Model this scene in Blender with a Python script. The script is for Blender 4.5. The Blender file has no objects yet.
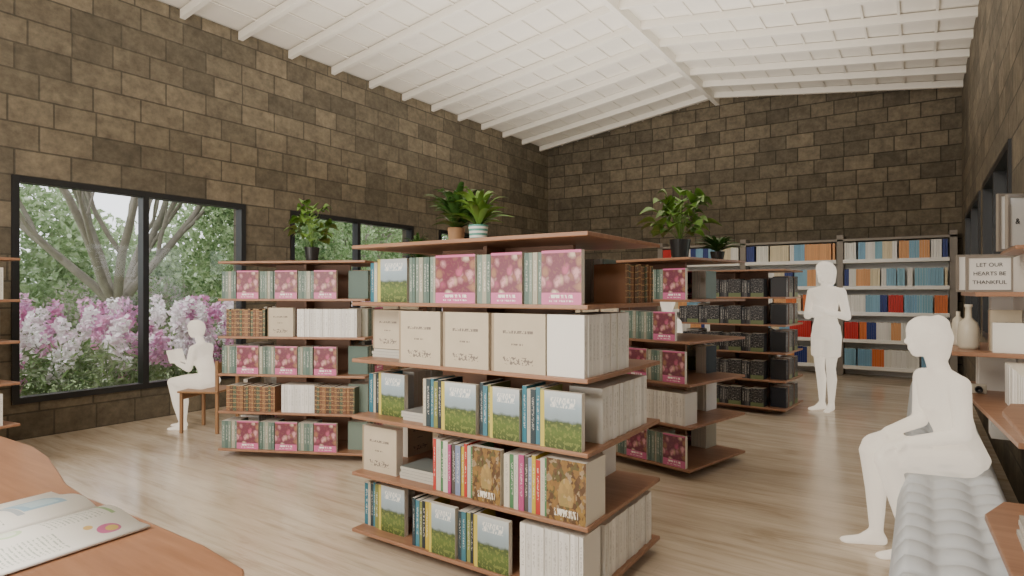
import bpy, bmesh, math, random
import numpy as np
from mathutils import Matrix, Vector
random.seed(7); np.random.seed(7)
S = bpy.context.scene
COL = S.collection

# ------------------------------------------------------------ node helpers
class NT:
    def __init__(s, name):
        s.m = bpy.data.materials.new(name); s.m.use_nodes = True
        s.t = s.m.node_tree; s.n = s.t.nodes; s.l = s.t.links
        s.b = s.n['Principled BSDF']; s.out = s.n['Material Output']
    def new(s, typ, **kw):
        n = s.n.new(typ)
        for k, v in kw.items(): setattr(n, k, v)
        return n
    def put(s, sock, v):
        if isinstance(v, (int, float)): sock.default_value = v
        elif isinstance(v, (tuple, list)):
            sock.default_value = v if len(v) == len(sock.default_value) else (*v, 1)
        else: s.l.new(v, sock)
    def math(s, op, a, b=0.0):
        n = s.new('ShaderNodeMath', operation=op); s.put(n.inputs[0], a); s.put(n.inputs[1], b); return n.outputs[0]
    def band(s, v, a, b):
        return s.math('MULTIPLY', s.math('GREATER_THAN', v, a), s.math('LESS_THAN', v, b))
    def mix(s, f, a, b, mode='MIX'):
        n = s.new('ShaderNodeMix', data_type='RGBA', blend_type=mode)
        s.put(n.inputs[0], f); s.put(n.inputs[6], a); s.put(n.inputs[7], b); return n.outputs[2]
    def noise(s, vec, scale, detail=3, rough=.5, dist=0):
        n = s.new('ShaderNodeTexNoise'); n.inputs['Scale'].default_value = scale
        n.inputs['Detail'].default_value = detail; n.inputs['Roughness'].default_value = rough
        n.inputs['Distortion'].default_value = dist
        if vec is not None: s.l.new(vec, n.inputs['Vector'])
        return n.outputs['Fac']
    def ramp(s, f, stops, interp='LINEAR'):
        n = s.new('ShaderNodeValToRGB'); n.color_ramp.interpolation = interp
        e = n.color_ramp.elements
        while len(e) < len(stops): e.new(.5)
        for i, (p, c) in enumerate(stops): e[i].position = p; e[i].color = (*c, 1)
        s.put(n.inputs[0], f); return n.outputs[0]
    def mapping(s, vec, scale):
        n = s.new('ShaderNodeMapping'); n.inputs['Scale'].default_value = scale
        s.l.new(vec, n.inputs['Vector']); return n.outputs[0]
    def coord(s, w='Object'): return s.new('ShaderNodeTexCoord').outputs[w]
    def sep(s, v):
        n = s.new('ShaderNodeSeparateXYZ'); s.l.new(v, n.inputs[0]); return n.outputs
    def comb(s, x, y, z=0.0):
        n = s.new('ShaderNodeCombineXYZ'); s.put(n.inputs[0], x); s.put(n.inputs[1], y); s.put(n.inputs[2], z); return n.outputs[0]
    def bump(s, h, strength=.3, dist=.01):
        n = s.new('ShaderNodeBump'); n.inputs['Strength'].default_value = strength
        n.inputs['Distance'].default_value = dist; s.l.new(h, n.inputs['Height'])
        s.l.new(n.outputs[0], s.b.inputs['Normal'])
    def circ(s, sp, u, v, r, asp=1.0):
        a=s.math('POWER',s.math('ABSOLUTE',s.math('SUBTRACT',sp[0],u)),2.0)
        b=s.math('POWER',s.math('ABSOLUTE',s.math('MULTIPLY',s.math('SUBTRACT',sp[1],v),asp)),2.0)
        return s.math('LESS_THAN',s.math('ADD',a,b),r*r)
    def rect(s, sp, u0,u1,v0,v1): return s.math('MULTIPLY',s.band(sp[0],u0,u1),s.band(sp[1],v0,v1))
    def col(s, c): s.put(s.b.inputs['Base Color'], c)
    def rough(s, v): s.put(s.b.inputs['Roughness'], v)

def plain(name, c, r=.5, var=.08, metal=0):
    t = NT(name); f = t.noise(t.coord(), 9, 3)
    t.col(t.mix(f, tuple(x*(1-var) for x in c), tuple(min(1, x*(1+var)) for x in c)))
    t.rough(r); t.b.inputs['Metallic'].default_value = metal; return t.m

def wood(name, c1, c2, axis=0, r=.4, sc=1.0):
    t = NT(name); o = t.coord()
    scl = [14*sc, 14*sc, 14*sc]; scl[axis] = 1.1*sc
    f = t.noise(t.mapping(o, scl), 2.2, 6, .6)
    g = t.noise(t.mapping(o, [v*4 for v in scl]), 2.5, 3, .6)
    c = t.ramp(f, [(.3, c1), (.7, c2)])
    c = t.mix(t.math('MULTIPLY', g, .3), c, tuple(x*.55 for x in c1))
    t.col(c); t.rough(r); t.bump(g, .08, .003); return t.m

def block_mat(name, axis, mortar):
    t = NT(name); o = t.sep(t.coord()); v = t.comb(o[axis], o[2])
    b = t.new('ShaderNodeTexBrick'); t.l.new(v, b.inputs['Vector'])
    b.inputs['Scale'].default_value = 1; b.inputs['Brick Width'].default_value = .46
    b.inputs['Row Height'].default_value = .25; b.inputs['Mortar Size'].default_value = .009
    b.inputs['Mortar Smooth'].default_value = .3
    b.inputs['Color1'].default_value = (.235, .195, .140, 1); b.inputs['Color2'].default_value = (.105, .088, .064, 1)
    b.inputs['Mortar'].default_value = (*mortar, 1)
    b.offset = .42; b.offset_frequency = 2; b.squash = .8; b.squash_frequency = 3
    n1 = t.noise(v, 1.3, 3); n2 = t.noise(v, 14, 6, .7); n3 = t.noise(v, 5, 4, .6)
    c = t.mix(t.math('MULTIPLY', n1, .4), b.outputs['Color'], (.13, .12, .09))
    c = t.mix(1.0, c, t.ramp(n2, [(.25, (.6, .59, .57)), (.75, (1.25, 1.23, 1.2))]), 'MULTIPLY')
    c = t.mix(1.0, c, t.ramp(n3, [(.3, (.72, .70, .68)), (.65, (1.12, 1.10, 1.06))]), 'MULTIPLY')
    t.col(c); t.rough(.85)
    h = t.math('SUBTRACT', t.math('MULTIPLY', n2, .4), b.outputs['Fac']); t.bump(h, .7, .012)
    return t.m

# ------------------------------------------------------------ mesh helpers
def link(o, parent=None):
    COL.objects.link(o)
    if parent: o.parent = parent
    return o
def obj_from(name, verts, faces, mats, parent=None, smooth=False):
    me = bpy.data.meshes.new(name); me.from_pydata([tuple(v) for v in verts], [], faces); me.update()
    for m in (mats if isinstance(mats, list) else [mats]): me.materials.append(m)
    if smooth: me.polygons.foreach_set('use_smooth', [True]*len(me.polygons))
    return link(bpy.data.objects.new(name, me), parent)
BF = [(0,1,5,4),(2,3,7,6),(3,0,4,7),(1,2,6,5),(4,5,6,7),(3,2,1,0)]  # front,back,left,right,top,bottom
class MB:
    def __init__(s): s.v=[]; s.f=[]; s.m=[]; s.c=[]; s.uv=[]
    def box(s, lo, hi, M=None, mi=0, color=(1,1,1), mis=None, cols=None):
        x0,y0,z0=lo; x1,y1,z1=hi
        P=[(x0,y0,z0),(x1,y0,z0),(x1,y1,z0),(x0,y1,z0),(x0,y0,z1),(x1,y0,z1),(x1,y1,z1),(x0,y1,z1)]
        b=len(s.v)
        for p in P: s.v.append(tuple(M@Vector(p)) if M else p)
        for i,q in enumerate(BF):
            s.f.append(tuple(b+k for k in q)); s.m.append(mis[i] if mis else mi)
            s.c.append(cols[i] if cols else color); s.uv.append([(0,0),(1,0),(1,1),(0,1)])
    def poly(s, pts, z0, z1, mi=0, color=(1,1,1), M=None):
        n=len(pts); b=len(s.v)
        for z in (z0,z1):
            for p in pts:
                q=Vector((p[0],p[1],z)); s.v.append(tuple(M@q) if M else tuple(q))
        def add(f): s.f.append(tuple(f)); s.m.append(mi); s.c.append(color); s.uv.append([(0,0)]*len(f))
        add([b+n+i for i in range(n)]); add([b+n-1-i for i in range(n)])
        for i in range(n):
            j=(i+1)%n; add([b+i,b+j,b+n+j,b+n+i])
    def lathe(s, prof, c, seg=24, mi=0, color=(1,1,1)):
        b=len(s.v)
        for r,z in prof:
            for k in range(seg):
                a=2*math.pi*k/seg; s.v.append((c[0]+r*math.cos(a), c[1]+r*math.sin(a), c[2]+z))
        for i in range(len(prof)-1):
            for k in range(seg):
                k2=(k+1)%seg
                s.f.append((b+i*seg+k,b+i*seg+k2,b+(i+1)*seg+k2,b+(i+1)*seg+k)); s.m.append(mi); s.c.append(color); s.uv.append([(0,0)]*4)
    def build(s, name, mats, parent=None, bevel=0, smooth=False):
        me=bpy.data.meshes.new(name); me.from_pydata(s.v,[],s.f)
        for m in mats: me.materials.append(m)
        me.polygons.foreach_set('material_index', s.m)
        uvl=me.uv_layers.new(name='UVMap'); flat=[]
        for u in s.uv:
            for a in u: flat+=a
        uvl.data.foreach_set('uv', flat)
        ca=me.color_attributes.new('Col','FLOAT_COLOR','CORNER'); flat=[]
        for f,c in zip(s.f,s.c): flat += [*c,1]*len(f)
        ca.data.foreach_set('color', flat)
        me.update()
        o=link(bpy.data.objects.new(name,me),parent)
        if bevel:
            bv=o.modifiers.new('b','BEVEL'); bv.width=bevel; bv.segments=2; bv.limit_method='ANGLE'
        if smooth:
            me.polygons.foreach_set('use_smooth',[True]*len(me.polygons))
        return o
def empty(name, loc=(0,0,0)):
    e=bpy.data.objects.new(name,None); e.location=loc; e.empty_display_size=.1; return link(e)

# ------------------------------------------------------------ materials
M_left = block_mat('block_yz', 1, (.075,.064,.048)); M_back = block_mat('block_xz', 0, (.04,.034,.026))
M_ceil = plain('white_paint', (.86,.82,.75), .6, .03)
M_frame = plain('black_metal', (.010,.010,.011), .4)
M_board = wood('walnut_board', (.27,.130,.074), (.40,.215,.125), 0, .38)
M_table = wood('table_wood', (.28,.130,.068), (.40,.200,.112), 0, .3)
M_chair = wood('chair_wood', (.28,.15,.07), (.4,.22,.11), 2, .4)
M_white = plain('white_laminate', (.86,.84,.80), .45, .02)
M_post = plain('grey_post', (.26,.225,.19), .5)
M_core = plain('shelf_core', (.28,.14,.08), .5)
# floor: vein-cut travertine
t=NT('floor_travertine'); o=t.coord()
b=t.new('ShaderNodeTexBrick'); t.l.new(o,b.inputs['Vector'])
b.inputs['Scale'].default_value=1; b.inputs['Brick Width'].default_value=3.0; b.inputs['Row Height'].default_value=1.0
b.inputs['Mortar Size'].default_value=.001; b.inputs['Color1'].default_value=(.60,.515,.41,1); b.inputs['Color2'].default_value=(.59,.50,.395,1)
b.inputs['Mortar'].default_value=(.52,.44,.34,1); b.offset=.37
g=t.noise(t.mapping(o,(.45,2.6,1)),1.8,10,.66,.8); g2=t.noise(t.mapping(o,(.5,9,1)),2.4,9,.72,.9); g3=t.noise(o,.9,3)
c=t.mix(1.0,b.outputs['Color'],t.ramp(g,[(.28,(.66,.60,.52)),(.43,(.92,.89,.85)),(.58,(1.04,1.03,1.02)),(.75,(1.22,1.23,1.25))]),'MULTIPLY')
c=t.mix(1.0,c,t.ramp(g2,[(.33,(.80,.77,.73)),(.48,(1.0,1.0,1.0)),(.7,(1.10,1.11,1.12))]),'MULTIPLY')
c=t.mix(1.0,c,t.ramp(g3,[(.35,(.92,.91,.89)),(.65,(1.04,1.04,1.04))]),'MULTIPLY')
t.col(c); t.rough(t.ramp(g,[(.2,(.13,)*3),(.8,(.26,)*3)]))
M_floor=t.m
# book materials
def spine_mat():
    t=NT('book_spine'); a=t.new('ShaderNodeAttribute',attribute_name='Col'); uv=t.sep(t.coord('UV'))
    n=t.noise(t.coord(),160,2)
    m=t.math('MULTIPLY',t.math('MULTIPLY',t.band(uv[0],.3,.7),t.band(uv[1],.25,.85)),t.math('GREATER_THAN',n,.52))
    lum=t.new('ShaderNodeRGBToBW'); t.l.new(a.outputs['Color'],lum.inputs[0])
    ink=t.mix(t.math('GREATER_THAN',lum.outputs[0],.45),(.85,.82,.75),(.3,.27,.25))
    t.col(t.mix(t.math('MULTIPLY',m,.5),a.outputs['Color'],ink)); t.rough(.45); return t.m
def flat_attr():
    t=NT('book_board'); a=t.new('ShaderNodeAttribute',attribute_name='Col'); t.col(a.outputs['Color']); t.rough(.5); return t.m
def brown_spine():
    t=NT('book_spine_antique'); uv=t.sep(t.coord('UV')); n=t.noise(t.coord(),120,2)
    f=t.math('FRACT',t.math('MULTIPLY',uv[1],6.0)); m=t.math('GREATER_THAN',f,.84)
    a=t.new('ShaderNodeAttribute',attribute_name='Col')
    c=t.mix(m,a.outputs['Color'],(.40,.24,.09)); c=t.mix(t.math('MULTIPLY',t.math('GREATER_THAN',n,.6),.4),c,(.55,.4,.2))
    t.col(c); t.rough(.5); return t.m
def cov_land():
    t=NT('cover_landscape'); u=t.coord('UV'); s=t.sep(u); o=t.coord()
    n=t.noise(u,6,5); y=t.math('ADD',s[1],t.math('MULTIPLY',t.math('SUBTRACT',n,.5),.12))
    c=t.ramp(y,[(0,(.06,.085,.025)),(.3,(.12,.18,.045)),(.46,(.07,.10,.04)),(.52,(.30,.38,.42)),(.75,(.36,.46,.52)),(1,(.60,.64,.64))])
    c=t.mix(t.math('MULTIPLY',t.math('LESS_THAN',s[1],.46),t.math('GREATER_THAN',t.noise(u,14,3),.55)),c,(.18,.22,.06))
    m=t.math('MULTIPLY',t.math('MULTIPLY',t.band(s[1],.72,.9),t.band(s[0],.25,.85)),t.math('GREATER_THAN',t.noise(t.mapping(u,(14,5,1)),2.2,2),.5))
    c=t.mix(m,c,(.85,.85,.8)); c=t.mix(t.math('LESS_THAN',s[0],.10),c,(.60,.50,.10)); t.col(c); t.rough(.3); return t.m
def cov_pink():
    t=NT('cover_pastry'); u=t.coord('UV'); s=t.sep(u)
    nn=t.new('ShaderNodeTexNoise'); nn.inputs['Scale'].default_value=5; t.l.new(u,nn.inputs['Vector'])
    du=t.new('ShaderNodeVectorMath',operation='MULTIPLY_ADD'); t.l.new(nn.outputs['Color'],du.inputs[0]); du.inputs[1].default_value=(.14,.14,0); t.l.new(u,du.inputs[2]); uu=du.outputs[0]
    v=t.new('ShaderNodeTexVoronoi'); v.inputs['Scale'].default_value=4.6; t.l.new(uu,v.inputs['Vector'])
    w=t.sep(v.outputs['Color'])
    c=t.ramp(w[0],[(0,(.50,.10,.20)),(.2,(.68,.34,.36)),(.38,(.20,.07,.04)),(.52,(.66,.44,.30)),(.66,(.36,.18,.09)),(.8,(.54,.12,.22)),(.9,(.76,.62,.46))],'CONSTANT')
    c=t.mix(t.ramp(v.outputs['Distance'],[(.0,(0,)*3),(.30,(.08,)*3),(.44,(.55,)*3),(.62,(1,)*3)]),c,(.17,.03,.06))
    c=t.mix(t.math('MULTIPLY',t.math('LESS_THAN',t.noise(uu,16,3),.43),.5),c,(.26,.10,.07))
    edge=t.math('MAXIMUM',t.math('LESS_THAN',s[1],.22),t.math('GREATER_THAN',s[1],.95))
    c=t.mix(edge,c,(.60,.14,.30))
    m=t.math('MULTIPLY',t.math('MAXIMUM',t.band(s[1],.12,.18),t.band(s[1],.05,.08)),t.math('GREATER_THAN',t.noise(t.mapping(u,(16,5,1)),2,2),.5)); m=t.math('MULTIPLY',m,t.band(s[0],.2,.8))
    c=t.mix(m,c,(.9,.85,.8)); t.col(c); t.rough(.3); return t.m
def cov_cream():
    t=NT('cover_cream'); u=t.coord('UV'); s=t.sep(u)
    c=t.mix(t.noise(u,3,4),(.50,.425,.31),(.61,.53,.40))
    m=t.math('MULTIPLY',t.math('MULTIPLY',t.band(s[1],.66,.71),t.band(s[0],.22,.78)),t.math('GREATER_THAN',t.noise(t.mapping(u,(22,6,1)),2,1),.47))
    m2=t.math('MULTIPLY',t.math('MULTIPLY',t.band(s[1],.46,.49),t.band(s[0],.38,.62)),t.math('GREATER_THAN',t.noise(t.mapping(u,(30,6,1)),2,1),.5))
    m3=t.math('MULTIPLY',t.math('MULTIPLY',t.band(s[1],.13,.26),t.band(s[0],.22,.78)),t.math('GREATER_THAN',t.noise(t.mapping(u,(9,9,1)),2.5,4),.53))
    c=t.mix(t.math('MAXIMUM',t.math('MAXIMUM',m,m2),m3),c,(.20,.165,.14)); c=t.mix(t.math('LESS_THAN',s[0],.05),c,(.35,.27,.18))
    t.col(c); t.rough(.6); return t.m
def cov_busy():
    t=NT('cover_interior'); u=t.coord('UV'); s=t.sep(u)
    v=t.new('ShaderNodeTexVoronoi',distance='MANHATTAN'); v.inputs['Scale'].default_value=11; t.l.new(u,v.inputs['Vector'])
    w=t.sep(v.outputs['Color'])
    c=t.ramp(w[1],[(0,(.08,.04,.02)),(.2,(.36,.2,.06)),(.4,(.5,.4,.26)),(.55,(.14,.08,.04)),(.7,(.42,.26,.06)),(.85,(.10,.12,.04))],'CONSTANT')
    c=t.mix(t.noise(u,12,5,.7),c,(.13,.07,.03))
    arch=t.math('MULTIPLY',t.circ(s,.5,.42,.2,.7),t.math('GREATER_THAN',s[1],.25)); c=t.mix(t.math('MULTIPLY',arch,.4),c,(.62,.44,.16))
    m=t.math('MULTIPLY',t.math('MULTIPLY',t.band(s[1],.08,.2),t.band(s[0],.2,.8)),t.math('GREATER_THAN',t.noise(t.mapping(u,(14,5,1)),2,2),.5))
    t.col(t.mix(m,c,(.85,.8,.7))); t.rough(.3); return t.m
def cov_teal():
    t=NT('cover_teal'); u=t.coord('UV'); s=t.sep(u)
    n=t.noise(t.mapping(u,(4,12,1)),3,3)
    c=t.mix(t.math('GREATER_THAN',n,.55),(.20,.30,.25),(.42,.45,.36)); c=t.mix(t.band(s[1],.48,.54),c,(.7,.65,.5)); t.col(c); t.rough(.5); return t.m
def cov_dark():
    t=NT('cover_dark'); u=t.coord('UV'); s=t.sep(u)
    n=t.noise(t.mapping(u,(3,5,1)),3,4)
    c=t.ramp(n,[(.4,(.010,.010,.012)),(.55,(.03,.03,.035)),(.62,(.32,.30,.28)),(.66,(.02,.02,.025))]); 
    c=t.mix(t.band(s[1],.0,.22),c,(.14,.18,.08)); t.col(c); t.rough(.4); return t.m
BM=[spine_mat(), flat_attr(), cov_land(), cov_pink(), cov_cream(), cov_busy(), cov_teal(), cov_dark(), brown_spine()]
SP,FL,LAND,PINK,CREAM,BUSY,TEAL,DARK,ANT=range(9)
PAGE=(.76,.72,.63)
def spine_book(mb,M,x,y,z,w,d,h,c,mat=SP):
    mb.box((x,y,z),(x+w,y+d,z+h),M,mis=[mat,FL,FL,FL,FL,FL],cols=[c,PAGE,c,c,PAGE,PAGE])
def cover_book(mb,M,x,y,z,w,h,mat,th=.025,c=(.3,.2,.15),yaw=0):
    T=M@Matrix.Translation((x,y,z))@Matrix.Rotation(yaw,4,'Z')
    mb.box((0,0,0),(w,th,h),T,mis=[mat,mat,FL,FL,FL,FL],cols=[c,c,c,PAGE if mat!=DARK else (.03,.03,.03),PAGE,PAGE])
PAL={'teal':[(.10,.16,.135),(.19,.25,.205),(.38,.36,.28),(.14,.20,.165)],
 'land':[(.02,.03,.035),(.50,.38,.05),(.03,.16,.22),(.5,.46,.36),(.03,.05,.06),(.06,.20,.26),(.24,.26,.08)],
 'multi':[(.55,.42,.05),(.5,.05,.04),(.6,.55,.45),(.08,.22,.1),(.65,.62,.55),(.42,.07,.2),(.10,.09,.08),(.25,.3,.45)],
 'brown':[(.17,.07,.035),(.24,.11,.05),(.10,.05,.028),(.08,.10,.06)],
 'white':[(.80,.78,.73),(.84,.82,.78),(.76,.74,.70)],
 'cream':[(.56,.46,.33),(.62,.54,.42),(.66,.61,.53)],
 'dark':[(.012,.012,.015),(.04,.04,.045),(.10,.10,.10),(.012,.015,.025)]}
def spines(mb,M,x0,x1,z,h,pal,d=.17,y=0,wr=(.018,.034)):
    x=x0; i=random.randint(0,5)
    while x<x1-.01:
        w=min(random.uniform(*wr),x1-x); c=PAL[pal][i%len(PAL[pal])]; i+=1
        k=random.uniform(.88,1.08); c=tuple(v*k for v in c)
        hh=h*random.uniform(.93,1.0) if pal not in('white','teal') else h
        spine_book(mb,M,x,y+random.uniform(0,.008),z,w-.001,d,hh,c,ANT if pal=='brown' else SP); x+=w
def row(mb,M,x0,x1,z,kind,h=.25):
    if kind in('pink','land','dark'):
        cw={'pink':.20,'land':.19,'dark':.15}[kind]; sw={'pink':.14,'land':.10,'dark':.10}[kind]
        mat={'pink':PINK,'land':LAND,'dark':DARK}[kind]; pal={'pink':'teal','land':'land','dark':'dark'}[kind]
        x=x0
        while x+sw+cw<=x1+.03:
            spines(mb,M,x,x+sw,z,h-.005,pal); cover_book(mb,M,x+sw+.003,-.005,z,cw-.006,h,mat,.16 if kind=='dark' else .03); x+=sw+cw+.004
    elif kind=='cream':
        x=x0
        while x+.24<=x1+.03: cover_book(mb,M,x,0,z,.225,h,CREAM,.04,(.4,.3,.2)); x+=.25
    elif kind=='mbusy':
        x=x0
        while x+.36<=x1+.05: spines(mb,M,x,x+.18,z,h,'multi'); cover_book(mb,M,x+.184,-.005,z,.18,h,BUSY,.03); x+=.37
    elif kind: spines(mb,M,x0,x1,z,h,kind)
LV=[.08,.396,.712,1.028,1.344]
def flat_stack(mb,M,x,y,z,w,d,n,c=(.25,.25,.24)):
    for i in range(n):
        k=random.uniform(-.01,.01); f=random.uniform(.6,1.4); cc=tuple(v*f for v in c)
        mb.box((x+k,y,z+i*.016),(x+w+k,y+d,z+i*.016+.015),M,mis=[FL,FL,FL,FL,FL,FL],cols=[(.5,.48,.42),cc,cc,cc,cc,cc])
def bookshelf(loc,rot,W,D,front,side=None,custom=None,shifts=None,openlv=(),backfill=('pink','white','land','brown','pink')):
    Mt=Matrix.Translation((loc[0],loc[1],0))@Matrix.Rotation(rot,4,'Z')
    root=empty('bookshelf'); mb=MB()
    for i,z in enumerate(LV+[1.66]):
        s=(shifts or [0]*6)[i]
        mb.box((-W+s,-.02,z-.02),(0+s,D,z),Mt)
    mb.build('boards',[M_board],root,bevel=.004)
    c=MB(); c.box((-W/2-.012,.24,.0),(-W/2+.012,D-.24,1.64),Mt)
    zs=LV+[1.66]
    for i in range(5):
        if i not in openlv: c.box((-W+.3,D/2-.012,zs[i]),(-.3,D/2+.012,zs[i+1]-.02),Mt)
    c.box((-W+.2,.2,0),(-.2,D-.2,.06),Mt); c.build('core_panels',[M_core],root)
    bk=MB(); MR=Mt@Matrix.Translation((-.02,0,0))@Matrix.Rotation(math.pi/2,4,'Z')
    MBk=Mt@Matrix.Translation((0,D-.02,0))@Matrix.Rotation(math.pi,4,'Z')
    ML=Mt@Matrix.Translation((-W+.02,D,0))@Matrix.Rotation(-math.pi/2,4,'Z')
    for i,z in enumerate(LV):
        if custom: custom(bk,Mt,MR,i,z)
        else:
            f=front[i]
            for (k,a,b2,h) in f: row(bk,Mt,-W+a,-W+b2,z,k,h)
            if side and side[i]: row(bk,MR,side[i][1],side[i][2],z,side[i][0],.24)
        if i in openlv: continue
        row(bk,MBk,.25,W-.05,z,backfill[i],.24)
        row(bk,ML,.05+.2,D-.28,z,['white','cream','white','pink','white'][i],.22)
    bk.build('books',BM,root)
    return root
# ---- main shelf
def main_books(bk,Mt,MR,i,z):
    O=-1.17
    def sp(a,b,h,pal,y=0): spines(bk,Mt,a-O,b-O,z,h,pal,y=y)
    def cv(a,b,h,m,y=-.005,th=.03,c=(.3,.2,.15)): cover_book(bk,Mt,a-O,y,z,b-a-.004,h,m,th,c)
    if i==4:
        sp(-2.62,-2.555,.235,'land',.1); cv(-2.55,-2.32,.24,LAND,.09)
        sp(-2.22,-2.04,.235,'teal'); cv(-2.035,-1.78,.24,PINK); sp(-1.778,-1.69,.235,'teal'); cv(-1.689,-1.51,.24,PINK)
        sp(-1.505,-1.412,.235,'teal'); cv(-1.409,-1.205,.24,PINK)
        row(bk,MR,.42,.8,z,'brown',.2)
    if i==3:
        flat_stack(bk,Mt,-2.66-O+.04,.12,z,.24,.2,3); cover_book(bk,Mt,-2.62-O,.12,z+.05,.24,.22,CREAM,.16,(.4,.3,.2))
        for a,b2 in((-2.29,-2.0),(-1.985,-1.70),(-1.685,-1.385)): cv(a,b2,.272,CREAM,-.005,.045,(.35,.25,.16))
        spines(bk,MR,.0,.48,z,.272,'white',d=.185,wr=(.03,.045))
        sp(-2.29,-1.4,.25,'cream',.05)
    if i==2:
        sp(-2.63,-2.53,.23,'land',.1); cv(-2.53,-2.33,.235,LAND,.08)
        flat_stack(bk,Mt,-2.32-O,.05,z,.17,.2,3)
        sp(-2.13,-2.0,.25,'land'); cv(-1.99,-1.77,.24,LAND,-.012); sp(-1.765,-1.70,.255,'land'); cv(-1.69,-1.52,.24,LAND,-.012)
        sp(-1.515,-1.40,.26,'land'); cv(-1.41,-1.20,.25,LAND,-.012)
        spines(bk,MR,.17,.72,z,.25,'white',d=.17,wr=(.03,.045))
    if i==1:
        cv(-2.63,-2.36,.25,CREAM,.05,.05); flat_stack(bk,Mt,-2.33-O,.05,z,.24,.2,4,(.16,.18,.17))
        sp(-2.06,-1.80,.26,'multi'); cv(-1.80,-1.63,.26,BUSY); sp(-1.62,-1.385,.262,'multi'); cv(-1.38,-1.18,.27,BUSY,-.01,.19)
    if i==0:
        sp(-2.63,-2.5,.25,'land',.06); cv(-2.5,-2.3,.25,LAND,.05)
        sp(-2.2,-2.08,.25,'land'); cv(-2.075,-1.9,.25,LAND,-.01); sp(-1.895,-1.79,.25,'land'); cv(-1.785,-1.58,.25,LAND,-.01)
        sp(-1.53,-1.2,.26,'white'); spines(bk,MR,.2,.78,z,.255,'white',d=.18,wr=(.03,.045))
bookshelf((-1.17,2.33),0,1.47,.84,None,custom=main_books)
P=lambda a,b: [('pink',a,b,.235)]
# left shelf
bookshelf((-3.76,3.44),math.radians(26),1.30,.8,
  [P(.02,1.29),[('brown',.06,.5,.22),('cream',.5,.6,.22),('white',.56,.85,.23),('brown',.85,1.2,.23)],P(.02,1.29),[('brown',.06,.42,.23),('cream',.44,.68,.24),('white',.7,1.22,.23)],P(.02,1.29)],
  [('pink',.1,.7)]*5)
# shelf behind main, right
bookshelf((-1.41,4.46),math.radians(-13.7),1.45,.84,
  [[('pink',.38,1.43,.24)],[('pink',.1,.7,.24),('white',1.0,1.40,.24)],[('pink',.72,1.43,.24)],[('teal',.80,.98,.22),('pink',.98,1.34,.22)],[('white',.2,.38,.22),('pink',.38,1.43,.235)]],
  None, openlv=(3,))
# far right shelf
DK=lambda:[('dark',.05,1.28,.21)]
bookshelf((-1.25,7.34),math.radians(-4),1.3,.8,[DK() for _ in range(5)],[('dark',.1,.7)]*5)
bookshelf((-2.75,6.75),0,1.3,.8,[[('cream',.1,.6,.22)],[('white',.5,1.0,.22)],P(.1,1.0),[('cream',.3,1.2,.22)],[('brown',.1,1.2,.22)]],None)
bookshelf((-4.62,5.35),math.radians(20),1.1,.7,[P(.1,1.0),[('brown',.1,1.0,.22)],P(.1,1.0),[('cream',.1,1.0,.22)],P(.1,1.0)],None)
bookshelf((-5.60,.95),math.radians(8),1.25,.8,[P(.1,1.2),[('white',.1,1.2,.22)],[('cream',.1,1.2,.22)],P(.1,1.2),[('white',.1,1.2,.22)]],[('white',.1,.45),('white',.1,.70),('cream',.1,.4),('white',.1,.66),('white',.1,.70)],backfill=('brown','cream',None,'multi','white'))

# ------------------------------------------------------------ room shell
XL,XR,YB,YF=-7.06,.54,11.94,-4.5; XM=(XL+XR)/2; HE,HR=4.65,5.16
def wall_with_openings(name, x0,x1, ya,yb, H, opens, mat):
    mb=MB(); ys=sorted(set([ya,yb]+[o[0] for o in opens]+[o[1] for o in opens]))
    for a,b2 in zip(ys[:-1],ys[1:]):
        o=[q for q in opens if q[0]<=a+1e-6 and q[1]>=b2-1e-6]
        if o:
            mb.box((x0,a,0),(x1,b2,o[0][2])); mb.box((x0,a,o[0][3]),(x1,b2,H))
        else: mb.box((x0,a,0),(x1,b2,H))
    return mb.build(name,[mat])
LW=[(-2.5,-.3,.34,2.5),(2.08,4.45,.34,2.5),(5.11,7.5,.34,2.5),(8.15,10.5,.34,2.5)]
RW=[(-2.5,0.0,.9,2.5),(2.2,4.4,1.9,2.5),(5.6,7.8,.95,2.5),(8.3,10.7,.95,2.5)]
wall_with_openings('wall_left',XL-.25,XL,YF,YB+.25,HE,LW,M_left)
wall_with_openings('wall_right',XR,XR+.25,YF,YB+.25,HE,RW,M_left)
for nm,y0 in(('wall_back',YB),('wall_front',YF-.25)):
    pts=[(XL,0),(XR,0),(XR,HE),(XM,HR),(XL,HE)]; V=[(x,y0,z) for x,z in pts]+[(x,y0+.25,z) for x,z in pts]
    F=[(0,1,2,3,4),(9,8,7,6,5)]+[(i,i+5,(i+1)%5+5,(i+1)%5) for i in range(5)]
    obj_from(nm,V,F,M_back)
mb=MB(); mb.box((XL-.25,YF-.25,-.12),(XR+.25,YB+.25,0)); mb.build('floor',[M_floor])
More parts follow.
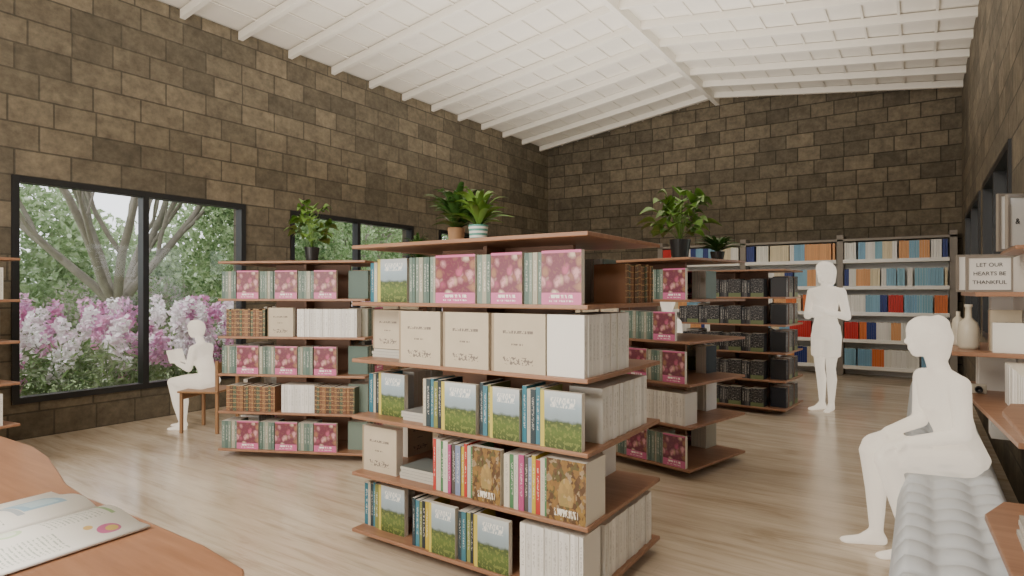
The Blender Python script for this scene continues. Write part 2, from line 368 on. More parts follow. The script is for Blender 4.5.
# ceiling
def slope_box(mb, xa,za,xb,zb, y0,y1, t0,t1):
    V=[(xa,y0,za+t0),(xb,y0,zb+t0),(xb,y1,zb+t0),(xa,y1,za+t0),(xa,y0,za+t1),(xb,y0,zb+t1),(xb,y1,zb+t1),(xa,y1,za+t1)]
    b=len(mb.v); mb.v+=V
    for q in BF: mb.f.append(tuple(b+k for k in q)); mb.m.append(0); mb.c.append((1,1,1)); mb.uv.append([(0,0)]*4)
mb=MB(); slope_box(mb,XL-.25,HE-.016,XM,HR,YF-.25,YB+.25,.001,.1); slope_box(mb,XM,HR,XR+.25,HE-.016,YF-.25,YB+.25,.001,.1)
ceil=mb.build('ceiling',[M_ceil])
mb=MB(); y=YB-.35
while y>YF:
    slope_box(mb,XL,HE,XM,HR,y-.03,y+.03,-.10,0); slope_box(mb,XM,HR,XR,HE,y-.03,y+.03,-.10,0); y-=.72
mb.build('trim_rafters',[M_ceil])
mb=MB()
for i in range(1,10):
    f=i/10
    for sx in(-1,1):
        x=XM+sx*f*(XR-XM); z=HR+(HE-HR)*f
        mb.box((x-.014,YF,z-.014),(x+.014,YB,z-.002))
mb.box((XM-.04,YF,HR-.15),(XM+.04,YB,HR-.005)); mb.build('trim_purlins',[M_ceil])
# windows
t=NT('window_glass'); tr=t.new('ShaderNodeBsdfTransparent'); gl=t.new('ShaderNodeBsdfGlossy'); gl.inputs['Roughness'].default_value=.02
mx=t.new('ShaderNodeMixShader'); fr=t.new('ShaderNodeFresnel'); fr.inputs['IOR'].default_value=1.3
t.l.new(fr.outputs[0],mx.inputs[0]); t.l.new(tr.outputs[0],mx.inputs[1]); t.l.new(gl.outputs[0],mx.inputs[2]); t.l.new(mx.outputs[0],t.out.inputs[0])
M_glass=t.m
def window(n,x0,x1,xi,a,b2,z0,z1):
    root=empty('window_%d'%n); mb=MB(); w=.06
    mb.box((x0,a,z0),(x1,b2,z0+w)); mb.box((x0,a,z1-w),(x1,b2,z1)); mb.box((x0,a,z0+w),(x1,a+w,z1-w)); mb.box((x0,b2-w,z0+w),(x1,b2,z1-w))
    c=(a+b2)/2; mb.box((x0,c-.03,z0+w),(x1,c+.03,z1-w)); mb.build('frame',[M_frame],root)
    g=MB(); g.box((xi-.004,a+w,z0+w),(xi+.004,b2-w,z1-w)); g.build('glass',[M_glass],root)
for i,(a,b2,z0,z1) in enumerate(LW): window(i+1,XL-.1,XL+.02,XL-.06,a,b2,z0,z1)
for i,(a,b2,z0,z1) in enumerate(RW): window(i+5,XR-.02,XR+.1,XR+.06,a,b2,z0,z1)

# ------------------------------------------------------------ back wall shelving
root=empty('wall_bookcase'); mb=MB()
for x in(.42,-1.13,-2.7,-4.27): mb.box((x-.05,11.56,0),(x+.05,11.9,2.36))
mb.box((-4.32,11.56,2.25),(.47,11.9,2.29)); mb.build('posts',[M_post],root,bevel=.004)
bl=[.18,.62,1.07,1.50,1.94]; mb=MB()
for z in bl:
    for a,b2 in((-1.08,.37),(-2.65,-1.18),(-4.22,-2.75)): mb.box((a,11.50,z-.06),(b2,11.87,z))
mb.box((-4.32,11.88,0),(.47,11.92,2.3))
mb.build('shelf_boards',[M_white],root,bevel=.003)
BP=[(.22,.42,.56),(.80,.78,.72),(.82,.80,.76),(.70,.17,.04),(.55,.02,.015),(.20,.40,.58),(.74,.36,.15),(.02,.04,.20),(.72,.62,.42),(.24,.46,.58)]
bk=MB(); I=Matrix.Identity(4)
for z in bl:
    for a,b2 in((-1.06,.35),(-2.63,-1.2),(-4.2,-2.77)):
        x=a
        while x<b2-.03:
            c=random.choice(BP); n=random.randint(2,6)
            for k in range(n):
                if x>b2-.03: break
                w=.034; kk=random.uniform(.9,1.08); spine_book(bk,I,x,11.53,z,w-.003,.18,.285*random.uniform(.97,1.0),tuple(v*kk for v in c),FL); x+=w
            if random.random()<.3: x+=random.uniform(.01,.04)
bk.build('books',BM,root)

# ------------------------------------------------------------ table + open book
root=empty('reading_table')
pts=[(-3.9,-.35),(-1.25,-.35),(-1.13,-.2),(-1.10,.2),(-1.13,.6),(-1.2,.76),(-1.32,.83),(-1.53,.85),(-1.87,.85),(-2.19,.84),(-2.40,.86),(-2.62,.91),(-2.85,.96),(-3.1,.99),(-3.45,.98),(-3.9,.9)]
mb=MB(); mb.poly(pts,.715,.75); mb.build('top',[M_table],root,bevel=.006)
mb=MB()
for x,y in((-3.7,-.2),(-1.35,-.2),(-1.45,.6),(-3.7,.7)):
    mb.lathe([(0,0),(.022,0),(.035,.715),(0,.715)],(x,y,0),16)
mb.build('legs',[M_table],root,smooth=True)
t=NT('printed_page'); u=t.coord('UV'); s=t.sep(u); c=(.80,.78,.73)
ln=t.math('MULTIPLY',t.math('GREATER_THAN',t.math('FRACT',t.math('MULTIPLY',s[1],34.0)),.6),t.math('GREATER_THAN',t.noise(t.mapping(u,(34,34,1)),1.5,1),.47))
cols_=t.math('MAXIMUM',t.math('MAXIMUM',t.rect(s,.12,.45,.08,.3),t.rect(s,.52,.88,.08,.42)),t.math('MAXIMUM',t.rect(s,1.12,1.48,.5,.9),t.rect(s,1.55,1.9,.1,.5)))
c=t.mix(t.math('MULTIPLY',t.math('MULTIPLY',ln,cols_),.65),c,(.20,.26,.2))
def shape(m,colr,k=.9):
    global c
    c=t.mix(t.math('MULTIPLY',m,k),c,colr)
shape(t.rect(s,.2,.72,.58,.88),(.28,.50,.66)); shape(t.rect(s,.25,.67,.64,.84),(.55,.72,.80)); shape(t.rect(s,.14,.78,.52,.57),(.4,.45,.5))
for uu,vv in((.30,.40),(.38,.44),(.34,.35)): shape(t.circ(s,uu,vv,.03,1.3),(.6,.05,.08))
shape(t.circ(s,1.76,.80,.10,1.3),(.62,.10,.32)); shape(t.circ(s,1.76,.82,.055,1.3),(.75,.6,.15)); shape(t.circ(s,1.64,.70,.04,1.3),(.7,.45,.1))
shape(t.circ(s,1.28,.30,.12,1.3),(.35,.6,.25),.6); shape(t.circ(s,1.28,.30,.08,1.3),(.75,.78,.7)); shape(t.rect(s,1.12,1.5,.92,.95),(.3,.5,.2))
t.col(c); t.rough(.4); pm=t.m
nx=16; V=[];F=[];U=[]
T=Matrix.Translation((-2.02,.625,.756))@Matrix.Rotation(math.radians(4),4,'Z')
W=.28;Hh=.36
for side in(-1,1):
    b0=len(V)
    for i in range(nx+1):
        f=i/nx; x=side*f*W; z=.004+.026*math.sin(min(1,f*1.25)*math.pi)*(1-f*.6)
        for yy in(-Hh/2,Hh/2): V.append(tuple(T@Vector((x,yy,z)))); U.append((1.001+f if side>0 else .999-f,(yy+Hh/2)/Hh))
    for i in range(nx):
        q=(b0+2*i,b0+2*i+2,b0+2*i+3,b0+2*i+1); F.append(q if side>0 else q[::-1])
ob=obj_from('open_book',V,F,pm,smooth=True); uvl=ob.data.uv_layers.new(name='UVMap')
for l in ob.data.loops: uvl.data[l.index].uv=U[l.vertex_index]
so=ob.modifiers.new('s','SOLIDIFY'); so.thickness=.006; so.offset=-1

# ------------------------------------------------------------ tufted bench
M_bench=plain('bench_fabric',(.56,.59,.62),.6,.04); M_bbase=plain('bench_base',(.42,.43,.45),.6)
root=empty('tufted_bench'); mb=MB(); mb.box((-.07,1.5,0),(.33,8.2,.31)); mb.build('base',[M_bbase],root,bevel=.01)
V=[];F=[]; nxx,nyy=28,420; x0,x1,y0,y1=-.10,.36,1.5,8.2
for j in range(nyy+1):
    for i in range(nxx+1):
        x=x0+(x1-x0)*i/nxx; y=y0+(y1-y0)*j/nyy
        s1=abs(math.sin(math.pi*(x-x0)/.153)); s2=abs(math.sin(math.pi*(y-y0)/.167))
        e=min(1,min(i,nxx-i)/3); h=.41+.045*(s1**.5)*(s2**.5); V.append((x,y,.33+(h-.33)*(e**.5)))
for j in range(nyy):
    for i in range(nxx):
        a=j*(nxx+1)+i; F.append((a,a+1,a+nxx+2,a+nxx+1))
obj_from('tufted_cushion',V,F,M_bench,root,smooth=True)
mb=MB(); mb.box((x0,y0,.31),(x1,y1,.335)); mb.build('cushion_border',[M_bench],root,bevel=.008)

# ------------------------------------------------------------ display shelf at right
root=empty('display_shelf'); mb=MB()
mb.poly([(.22,4.75),(.33,3.2),(.515,3.2),(.515,5.25),(.26,5.25)],.76,.785)
mb.poly([(.13,5.1),(.15,4.35),(.515,4.35),(.515,5.25),(.16,5.25)],1.03,1.055)
mb.poly([(.23,5.2),(.25,4.2),(.515,4.2),(.515,5.4),(.25,5.4)],1.375,1.40)
mb.poly([(.40,4.7),(.40,4.0),(.515,4.0),(.515,4.7)],1.62,1.64)
mb.poly([(.19,2.75),(.22,2.0),(.5,2.0),(.5,3.0),(.26,2.95)],.58,.605)
mb.poly([(.24,2.75),(.26,2.0),(.5,2.0),(.5,3.0),(.28,2.95)],.96,.98)
mb.build('boards',[M_board],root,bevel=.004)
mb=MB(); mb.box((.38,5.0,.45),(.515,5.2,1.375)); mb.box((.49,3.25,.5),(.515,5.3,1.62)); mb.box((.46,2.1,0.46),(.5,2.9,.96)); mb.build('uprights',[M_white],root)
M_cer=plain('ceramic_white',(.56,.51,.41),.35); M_wb=plain('white_box',(.8,.78,.74),.6,.03)
mb=MB(); mb.lathe([(0,0),(.05,0),(.055,.02),(.055,.12),(.045,.16),(.018,.19),(.016,.25),(.021,.255),(.021,.27),(0,.27)],(.24,4.6,1.055),28); mb.build('ceramic_bottle',[M_cer],smooth=True)
mb=MB(); mb.lathe([(0,0),(.03,0),(.034,.015),(.034,.14),(.028,.17),(.012,.19),(.012,.22),(0,.22)],(.2,4.85,1.055),24); mb.build('ceramic_bottle',[M_cer],smooth=True)
# framed signs
def sign(loc,yaw,w,h,lines):
    root=empty('framed_sign'); T=Matrix.Translation(loc)@Matrix.Rotation(yaw,4,'Z'); f=MB(); k=.014
    for lo,hi in(((-w/2,0,0),(w/2,.02,k)),((-w/2,0,h-k),(w/2,.02,h)),((-w/2,0,k),(-w/2+k,.02,h-k)),((w/2-k,0,k),(w/2,.02,h-k))): f.box(lo,hi,T)
    f.build('frame',[M_post],root); p=MB(); p.box((-w/2+k,.008,k),(w/2-k,.016,h-k),T); p.build('panel',[M_wb],root)
    for i,s in enumerate(lines):
        cu=bpy.data.curves.new('text','FONT'); cu.body=s; cu.size=h*.15; cu.align_x='CENTER'; cu.extrude=.0008
        to=bpy.data.objects.new('lettering_%d'%(i+1),cu); cu.materials.append(M_frame); link(to,root)
        to.matrix_world=T@Matrix.Translation((0,.006,h*(.70-.24*i)))@Matrix.Rotation(math.pi/2,4,'X')
sign((.37,4.98,1.40),math.radians(8),.25,.235,['LET OUR','HEARTS BE','THANKFUL']); sign((.33,5.28,1.40),math.radians(12),.25,.26,['THE','GOOD','LIFE'])
sign((.44,4.6,1.64),math.radians(30),.14,.34,[' ','&',' ']); sign((.45,4.35,1.64),math.radians(40),.13,.3,[' ','&',' '])
bk=MB()
ML2=Matrix.Translation((.30,5.05,0))@Matrix.Rotation(-math.pi/2,4,'Z')
spines(bk,ML2,.0,.25,.785,.22,'white',d=.18); spines(bk,Matrix.Translation((.39,4.4,0))@Matrix.Rotation(-math.pi/2,4,'Z'),0,.9,.785,.22,'white',d=.09)
cover_book(bk,Matrix.Translation((.33,4.5,1.055)),0,0,0,.15,.24,CREAM,.05); cover_book(bk,Matrix.Translation((.34,4.4,1.055)),0,0,0,.14,.17,FL,.06,(.8,.78,.72))
flat_stack(bk,I,.27,2.3,.605,.2,.28,4,(.6,.58,.54)); bk.build('books_and_boxes',BM,root)
# compact camera
root=empty('compact_camera'); mb=MB(); mb.box((.25,4.62,.785),(.33,4.67,.84)); mb.build('body',[M_cer],root,bevel=.006)
mb=MB(); mb.lathe([(0,0),(.02,0),(.02,.03),(.014,.03),(.012,.02),(0,.02)],(0,0,0),20); o=mb.build('lens',[M_frame],root,smooth=True); o.rotation_euler=(math.pi/2,0,0); o.location=(.29,4.62,.812)

# ------------------------------------------------------------ plants
def leafmat(name,a,b2):
    t=NT(name); n=t.noise(t.coord(),7,3); t.col(t.mix(n,a,b2)); t.rough(.42)
    return t.m
M_leaf=leafmat('plant_leaf',(.04,.12,.015),(.20,.34,.06)); M_leafd=leafmat('fern_leaf',(.02,.07,.012),(.08,.17,.035))
M_pot=plain('black_pot',(.012,.012,.012),.35); M_terr=plain('basket_pot',(.35,.2,.1),.7)
t=NT('striped_pot'); z=t.sep(t.coord())[2]; t.col(t.mix(t.math('GREATER_THAN',t.math('FRACT',t.math('MULTIPLY',z,38.0)),.5),(.10,.33,.27),(.75,.75,.7))); M_str=t.m
def plant(loc,pr,ph,R,H,n,potm,leafm,lw=.05,stem=True,seed=1):
    rs=random.Random(seed); root=empty('potted_plant'); mb=MB()
    mb.lathe([(0,0),(pr*.75,0),(pr,ph),(pr*.9,ph),(pr*.86,ph*.88),(0,ph*.88)],loc,28,0)
    mb.build('pot',[potm],root,smooth=False)
    V=[];F=[]; base=Vector(loc)+Vector((0,0,ph*.85))
    for k in range(n):
        a=rs.uniform(0,2*math.pi); el=rs.uniform(.15,1.35); L=rs.uniform(.55,1.0); 
        out=Vector((math.cos(a),math.sin(a),0)); sd=Vector((-math.sin(a),math.cos(a),0))
        r=R*L*math.cos(el*.8); h=H*L*math.sin(el)*1.1+.03
        tip=base+out*r+Vector((0,0,h)); ctrl=base+out*r*.35+Vector((0,0,h*1.05))
        def q(t_): return base*(1-t_)**2+ctrl*2*t_*(1-t_)+tip*t_*t_
        b0=len(V); ss=.004
        for i in range(5):
            p=q(i/4*.62) if stem else q(i/4*.1)
            V.append(p+sd*ss/2);V.append(p-sd*ss/2)
        for i in range(4): F.append((b0+2*i,b0+2*i+1,b0+2*i+3,b0+2*i+2))
        b0=len(V); N=7; t0=.6 if stem else .08; rl=rs.uniform(-.5,.5)
        sd2=(sd+Vector((0,0,rl))).normalized()
        for i in range(N+1):
            f=i/N; w=lw*math.sin(math.pi*(f**.75))*.5*rs.uniform(.95,1.05)
            p=q(t0+(1-t0)*f)-Vector((0,0,H*.12*f*f)); up=Vector((0,0,w*.35))
            V+= [p+sd2*w+up,p,p-sd2*w+up]
        for i in range(N):
            a0=b0+3*i; F.append((a0,a0+1,a0+4,a0+3)); F.append((a0+1,a0+2,a0+5,a0+4))
    obj_from('leaves',V,F,leafm,root,smooth=True)
plant((-2.41,2.95,1.66),.055,.14,.30,.27,90,M_terr,M_leafd,.045,False,1)
plant((-2.20,2.90,1.66),.06,.14,.24,.24,60,M_str,M_leaf,.04,False,2)
plant((-4.42,3.42,1.66),.065,.13,.29,.40,50,M_pot,M_leaf,.11,True,3)
plant((-1.62,4.84,1.66),.085,.165,.38,.40,70,M_pot,M_leaf,.13,True,4)
plant((-1.42,5.2,1.66),.06,.08,.26,.13,90,M_pot,M_leafd,.03,False,5)
plant((-5.1,5.5,1.66),.08,.15,.28,.33,60,M_pot,M_leafd,.04,False,6)

# ------------------------------------------------------------ people
t=NT('translucent_glow_figure'); t.col((.52,.48,.42)); t.rough(.9); t.b.inputs['Emission Color'].default_value=(1,.88,.72,1); t.b.inputs['Emission Strength'].default_value=.66  # emission makes the figures glow flat and pale, though they are no lamps
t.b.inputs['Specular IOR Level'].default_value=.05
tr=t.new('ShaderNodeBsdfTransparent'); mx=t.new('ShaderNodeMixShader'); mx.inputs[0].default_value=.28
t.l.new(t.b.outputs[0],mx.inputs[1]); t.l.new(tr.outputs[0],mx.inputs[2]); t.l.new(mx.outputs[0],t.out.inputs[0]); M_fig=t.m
_b=bmesh.new(); bmesh.ops.create_icosphere(_b,subdivisions=2,radius=1); SPH=[v.co.copy() for v in _b.verts]; _b.free()
class Fig:
    def __init__(s): s.V=[]; s.F=[]
    def hull(s,ells):
        bm=bmesh.new()
        for c,r in ells:
            rr=r if isinstance(r,(tuple,list)) else (r,r,r)
            for p in SPH: bm.verts.new((c[0]+p.x*rr[0],c[1]+p.y*rr[1],c[2]+p.z*rr[2]))
        res=bmesh.ops.convex_hull(bm,input=bm.verts)
        bmesh.ops.delete(bm,geom=[v for v in bm.verts if not v.link_faces],context='VERTS')
        b0=len(s.V); bm.verts.index_update()
        s.V+=[tuple(v.co) for v in bm.verts]; s.F+=[tuple(b0+v.index for v in f.verts) for f in bm.faces]; bm.free()
    def chain(s,pts): 
        for a,b2 in zip(pts[:-1],pts[1:]): s.hull([a,b2])
    def hand(s,w,d,n):
        d=Vector(d).normalized(); n=Vector(n); n=(n-d*n.dot(d)).normalized(); sd=d.cross(n); w=Vector(w)
        s.hull([(w,.02),(w+d*.03+sd*.018,.016),(w+d*.03-sd*.018,.016),(w+d*.085+sd*.028,.011),(w+d*.085-sd*.028,.011)])
        for k,L in zip((-1.5,-.5,.5,1.5),(.058,.072,.078,.066)):
            p=w+d*.085+sd*.02*k; q=p+(d+sd*.06*k+n*.25).normalized()*L*.5; r=q+(d+n*.8).normalized()*L*.5
            s.chain([(p,.0095),(q,.0088),(r,.0075)])
        p=w+d*.03+sd*.026; q=p+(d+sd*1.0+n*.3).normalized()*.04; s.chain([(p,.012),(q,.0105),(q+(d*1.2+sd*.3+n*.4).normalized()*.032,.0085)])
    def head(s,c,fw,hair='bob'):
        c=Vector(c); f=Vector((fw[0],fw[1],0)).normalized(); u=Vector((0,0,1)); sd=f.cross(u)
        s.hull([(c+u*.02-f*.012,.083),(c+u*.035+f*.012,.078)])
        s.hull([(c+u*.0+f*.03,.062),(c-u*.078+f*.052,.026),(c-u*.05-f*.01,.05)])
        s.hull([(c+f*.09+u*.012,.008),(c+f*.108-u*.018,.011),(c+f*.09-u*.022,.014)])
        s.hull([(c+f*.086-u*.05+sd*.014,.008),(c+f*.086-u*.05-sd*.014,.008)]); s.hull([(c+f*.083-u*.06+sd*.01,.009),(c+f*.083-u*.06-sd*.01,.009)])
        for k in(-1,1):
            s.hull([(c+sd*k*.082-f*.012+u*.012,(.012,.014,.02)),(c+sd*k*.08-f*.008-u*.02,.009)])
            s.hull([(c+f*.082+sd*k*.03+u*.002,.011),(c+f*.083+sd*k*.034+u*.001,.009)])
            s.hull([(c+f*.085+sd*k*.018+u*.025,.007),(c+f*.076+sd*k*.046+u*.027,.007)])
        s.hull([(c-f*.025+u*.03,.096),(c+f*.015+u*.045,.085)])
        if hair=='bob':
            s.hull([(c-f*.04+u*.01,.098),(c-f*.05-u*.09,.08)])
            for k in(-1,1): s.hull([(c+sd*k*.072-f*.01+u*.03,.034),(c+sd*k*.078-f*.02-u*.10,.03)])
        if hair=='bun': 
            s.hull([(c-f*.07+u*.075,.055),(c-f*.065+u*.085,.05)]); s.hull([(c-f*.04+u*.01,.098),(c-f*.06-u*.08,.065)])
        if hair=='short': s.hull([(c-f*.035,.085),(c-f*.045-u*.03,.07)])
    def build(s,name,M,vox=.009):
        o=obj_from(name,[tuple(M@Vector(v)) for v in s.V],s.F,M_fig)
        r=o.modifiers.new('r','REMESH'); r.mode='VOXEL'; r.voxel_size=vox; r.use_smooth_shade=True
        sm=o.modifiers.new('sm','SMOOTH'); sm.factor=.5; sm.iterations=4
        return o
def foot(F,a,fw,L=.2):
    a=Vector(a); f=Vector((fw[0],fw[1],0)).normalized()
    F.hull([(a-f*.03-Vector((0,0,a.z-.032)),.03),(a,.036),(a+f*.07-Vector((0,0,a.z-.032)),.032)])
    F.hull([(a+f*.07-Vector((0,0,a.z-.03)),(.035,.035,.028)),(a+f*(L-.06)-Vector((0,0,a.z-.02)),(.036,.036,.018))])
def standing(name,M,hair='bob'):
    f=Fig()
    f.head((0,-.02,1.585),(-.25,-1),hair)
    f.hull([((0,.0,1.50),.05),((0,.012,1.40),.056)])
    f.hull([((-.145,.01,1.365),(.05,.055,.045)),((.145,.01,1.365),(.05,.055,.045)),((0,.01,1.41),(.06,.05,.035)),((0,-.0,1.22),(.135,.1,.06))])
    f.hull([((0,-.0,1.24),(.145,.105,.08)),((0,0,1.06),(.12,.09,.06))])
    f.hull([((0,0,1.08),(.122,.092,.05)),((0,.01,.90),(.165,.118,.07))])
    f.hull([((0,.01,.98),(.155,.115,.03)),((0,.01,.83),(.172,.125,.02))])
    for k in(-1,1):
        f.hull([((k*.08,.01,.86),(.092,.105,.05)),((k*.072,.0,.63),(.092,.098,.012))])
        f.chain([((k*.078,.0,.72),.075),((k*.066,-.01,.50),.052),((k*.062,.02,.36),.054),((k*.055,.02,.09),.032)])
        foot(f,(k*.055,.02,.08),(k*.25,-1),.22)
        f.chain([((k*.175,.01,1.355),.055),((k*.235,.02,1.08),.044),((k*.09,-.15,1.12+k*.02),.033)])
        f.hand((k*.08,-.155,1.12+k*.03),(-k,-.1,.25),(0,1,0))
    return f.build(name,M)
def seated(name,M,seat=.45,hair='bun',lean=.06,read=False,vox=.009):
    f=Fig(); hz=seat+.085
    sh=hz+.45
    f.head((0,-.03-lean*1.6,sh+.205),(0,-1),hair)
    f.hull([((0,-.01-lean*1.3,sh+.11),.05),((0,.0-lean,sh+.01),.057)])
    f.hull([((-.14,-lean,sh-.02),(.052,.055,.045)),((.14,-lean,sh-.02),(.052,.055,.045)),((0,-lean,sh+.02),(.06,.05,.035)),((0,-lean*.9,sh-.17),(.135,.105,.06))])
    f.hull([((0,-lean*.85,sh-.15),(.142,.11,.07)),((0,-.0,hz+.12),(.122,.095,.05))])
    f.hull([((0,0,hz+.13),(.122,.097,.05)),((0,.02,hz),(.175,.13,.085))])
    for k in(-1,1):
        f.chain([((k*.09,0,hz),.09),((k*.10,-.22,hz+.005),.080),((k*.09,-.41,hz-.005),.062)])
        f.chain([((k*.09,-.41,hz-.005),.060),((k*.09,-.36+.02*k,.33),.058),((k*.085,-.33+.05*k,.09),.036)])
        foot(f,(k*.085,-.33+.05*k,.08),(k*.12,-1),.22)
        if read:
            f.chain([((k*.17,-lean,sh-.03),.052),((k*.2,-.12,sh-.27),.042),((k*.09,-.34,sh-.22),.03)])
            f.hand((k*.085,-.35,sh-.215),(-k*.5,-1,.4),(0,.2,1))
        else:
            f.chain([((k*.17,-lean,sh-.03),.054),((k*.2,-.08,sh-.29),.044),((k*.12,-.30,hz+.10),.032)])
            f.hand((k*.115,-.31,hz+.095),(-k*.15,-1,-.25),(0,0,-1))
    f.hull([((-.11,-.02,hz),(.09,.1,.09)),((.11,-.02,hz),(.09,.1,.09)),((-.10,-.34,hz),(.075,.06,.07)),((.10,-.34,hz),(.075,.06,.07))])
    if read:
        f.hull([((-.0,-.42,sh-.22),.008),((-.0,-.47,sh-.06),.008),((-.15,-.40,sh-.21),.008),((-.15,-.45,sh-.05),.008)])
        f.hull([((-.0,-.42,sh-.22),.008),((-.0,-.47,sh-.06),.008),((.15,-.40,sh-.21),.008),((.15,-.45,sh-.05),.008)])
    return f.build(name,M,vox)
def TM(x,y,rot,s=1,z=0): return Matrix.Translation((x,y,z))@Matrix.Rotation(math.radians(rot),4,'Z')@Matrix.Scale(s,4)
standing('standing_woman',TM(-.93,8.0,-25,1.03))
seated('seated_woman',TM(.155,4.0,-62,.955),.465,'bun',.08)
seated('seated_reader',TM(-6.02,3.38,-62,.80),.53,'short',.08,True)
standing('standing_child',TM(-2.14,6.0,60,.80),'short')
# chair
root=empty('wooden_chair'); T=TM(-6.0,3.4,-62); mb=MB()
mb.box((-.21,-.22,.40),(.21,.2,.42),T)
for x,y in((-.18,-.19),(.18,-.19)): mb.poly([(x-.015,y-.015),(x+.015,y-.015),(x+.015,y+.015),(x-.015,y+.015)],0,.40,M=T)
for x in(-.18,.18): mb.box((x-.015,.17,0),(x+.015,.2,.72),T)
mb.box((-.19,.175,.56),(.19,.195,.7),T); mb.box((-.17,-.2,.33),(.17,-.18,.40),T)
mb.build('frame',[M_chair],root,bevel=.006)

# ------------------------------------------------------------ exterior
M_grass=plain('grass',(.24,.30,.14),.9,.3)
mb=MB(); mb.box((-60,-30,-.3),(XL-.25,45,-.13)); mb.box((XR+.25,-30,-.3),(30,45,-.13)); mb.build('garden_ground',[M_grass])
def foliage(name,blobs,n,size,cols,flat=.5,parent=None):
    t=NT(name+'_mat'); nz=t.noise(t.coord(),2.2,2); n2=t.noise(t.coord(),11,2)
    c=t.mix(t.ramp(nz,[(.4,(0,)*3),(.6,(1,)*3)]),cols[0],cols[1]); c=t.mix(t.ramp(n2,[(.45,(0,)*3),(.6,(1,)*3)]),c,cols[2]); t.col(c); t.rough(.7)
    trn=t.new('ShaderNodeBsdfTranslucent'); t.l.new(c,trn.inputs[0]); mx=t.new('ShaderNodeMixShader'); mx.inputs[0].default_value=.35
    t.l.new(t.b.outputs[0],mx.inputs[1]); t.l.new(trn.outputs[0],mx.inputs[2]); t.l.new(mx.outputs[0],t.out.inputs[0])
    V=[];F=[]
    tot=sum(b[3]*b[4] for b in blobs)
    for (cx,cy,cz,rx,rz) in blobs:
        k=int(n*rx*rz/tot); d=np.random.normal(size=(k,3)); d/=np.linalg.norm(d,axis=1)[:,None]
        rr=np.random.uniform(.55,1.05,(k,1)); P=np.array([cx,cy,cz])+d*rr*np.array([rx,rx,rz])
        A=np.random.normal(size=(k,3)); A/=np.linalg.norm(A,axis=1)[:,None]; B=np.cross(A,np.random.normal(size=(k,3))); B/=np.linalg.norm(B,axis=1)[:,None]
        s=np.random.uniform(.5,1,(k,1))*size
        for p,a,b2 in zip(P,A*s,B*s*flat):
            if p[2]<-.1: continue
            i=len(V); V+= [tuple(p-a),tuple(p+b2),tuple(p+a),tuple(p-b2)]; F.append((i,i+1,i+2,i+3))
    return obj_from(name,V,F,t.m,parent)
R=random.Random(5)
fb=empty('orchid_flower_bed')
sp_=[]
for k in range(270):
    x=R.uniform(-10.2,-8.1); y=R.uniform(.3,12.5); h=R.uniform(.5,1.3)
    for j in range(3): sp_.append((x+R.uniform(-.06,.06),y+R.uniform(-.06,.06),h-j*.13,.10,.10))
a_=[q for i,q in enumerate(sp_) if (i//3)%5<2]; b_=[q for i,q in enumerate(sp_) if (i//3)%5>=2]
foliage('pink_blooms',a_,13000,.045,[(.62,.26,.44),(.76,.46,.60),(.66,.40,.58)],.8,fb)
foliage('white_blooms',b_,20000,.045,[(.85,.80,.80),(.82,.66,.74),(.88,.86,.84)],.8,fb)
foliage('stems_and_leaves',[(R.uniform(-9.9,-8.2),y,R.uniform(.15,.35),R.uniform(.4,.6),R.uniform(.45,.62)) for y in np.arange(0,12.5,.45)],22000,.09,[(.10,.17,.05),(.20,.30,.10),(.28,.33,.2)],.22,fb)
foliage('garden_shrubs',[(R.uniform(-15,-13.5),y,R.uniform(.4,.9),R.uniform(.8,1.2),R.uniform(.7,1.1)) for y in np.arange(-1,8.5,1.1)],18000,.09,[(.16,.26,.10),(.34,.43,.22),(.5,.42,.42)])
foliage('tree_canopy',[(-11.6,7.2,2.1,.85,1.5),(-12.3,9.3,2.1,1.1,1.5),(-13.0,10.8,2.4,1.1,1.7),(-14,13,2.9,1.4,1.9),(-12,7.6,3.9,1.5,.8),(-12.6,5.4,4.2,2.0,.8),(-13.6,3.6,4.2,1.6,.7),(-13.2,2.2,3.9,1.2,.7),(-15,18,2.8,1.8,2.0),(-15.5,22,2.5,1.8,1.8)],36000,.10,[(.12,.22,.08),(.28,.40,.17),(.42,.52,.30)])
foliage('background_trees',[(R.uniform(-21,-18),y,R.uniform(2.0,3.6),R.uniform(1.4,2.0),R.uniform(1.6,2.6)) for y in (1.0,3.2,6.0,8.5,11,14,17,20,24,28)],34000,.17,[(.22,.32,.15),(.36,.46,.25),(.48,.55,.38)])
foliage('distant_trees',[(R.uniform(-34,-28),y,R.uniform(.5,2.0),3,1.9) for y in np.arange(-6,40,3.2)],22000,.28,[(.26,.35,.22),(.38,.46,.32),(.48,.53,.43)])
M_bark=plain('bark',(.28,.25,.21),.9,.3)
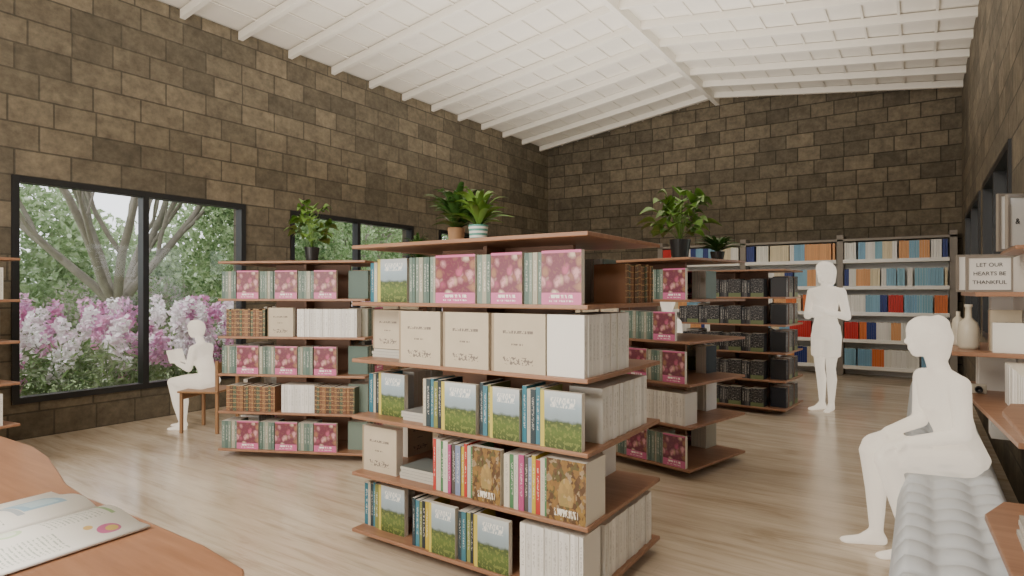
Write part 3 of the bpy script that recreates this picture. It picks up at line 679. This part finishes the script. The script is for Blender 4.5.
def tree(base,seed):
    rs=random.Random(seed); cu=bpy.data.curves.new('garden_tree','CURVE'); cu.dimensions='3D'; cu.bevel_depth=1; cu.bevel_resolution=3; cu.use_fill_caps=True
    def branch(p,d,r,L,dep):
        sp=cu.splines.new('POLY'); N=6; sp.points.add(N); q=Vector(p); dd=Vector(d).normalized()
        for i in range(N+1):
            sp.points[i].co=(*q,1); sp.points[i].radius=r*(1-.45*i/N)
            if i in(2,3,5) and dep>0:
                s=Vector((rs.uniform(-1,1),rs.uniform(-1,1),rs.uniform(.2,.8))); branch(q,dd+s*.6,r*.5,L*.7,dep-1)
            dd=(dd+Vector((rs.uniform(-.14,.14),rs.uniform(-.14,.14),.05))).normalized(); q=q+dd*L/N
    b=Vector(base)
    sp=cu.splines.new('POLY'); sp.points.add(3)
    for i,(z,r) in enumerate(((0,.26),(.5,.2),(1.0,.19),(1.5,.17))): sp.points[i].co=(b.x+.03*i,b.y,b.z+z,1); sp.points[i].radius=r
    for k in range(7):
        a=2*math.pi*k/7+rs.uniform(-.4,.4); branch(b+Vector((.06,0,1.25)),(math.cos(a)*.6,math.sin(a)*.75,1),.085,3.4,2)
    cu.materials.append(M_bark); link(bpy.data.objects.new('garden_tree',cu))
tree((-12.6,5.3,-.15),3); tree((-14,12,-.15),8)

# ------------------------------------------------------------ lights, world
w=bpy.data.worlds.new('World'); S.world=w; w.use_nodes=True
bg=w.node_tree.nodes['Background']; bg.inputs[0].default_value=(.95,.97,1,1); bg.inputs[1].default_value=2.6
def area(name,loc,rot,sx,sy,p,c=(1,.935,.84)):
    l=bpy.data.lights.new(name,'AREA'); l.shape='RECTANGLE'; l.size=sx; l.size_y=sy; l.energy=p; l.color=c
    o=bpy.data.objects.new(name,l); o.location=loc; o.rotation_euler=[math.radians(a) for a in rot]; COL.objects.link(o)
area('fill_behind_camera',(-2.6,-2.2,4.2),(38,0,0),4,2.5,350)  # added fill light high behind the camera, not a fitting of the room
area('ceiling_fill_near',(-3.2,-2.6,1.4),(125,0,0),5,2,210)  # unseen fill behind the camera, added to brighten the ceiling
area('ceiling_fill_far',(-3.2,6.2,3.0),(180,0,0),5,7,220)  # added fill facing up, invisible from below, bounces off the far ceiling
sl=bpy.data.lights.new('sun','SUN'); sl.energy=2.2; sl.angle=.1; so=bpy.data.objects.new('sun',sl); so.rotation_euler=(math.radians(48),0,0); COL.objects.link(so)

cam=bpy.data.cameras.new('camera'); cam.lens=606/1024*36; cam.sensor_width=36; cam.shift_y=4/1024; cam.clip_start=.05
co=bpy.data.objects.new('camera',cam); co.location=(0,0,1.4); co.rotation_euler=(math.radians(90),0,math.radians(34)); COL.objects.link(co); S.camera=co
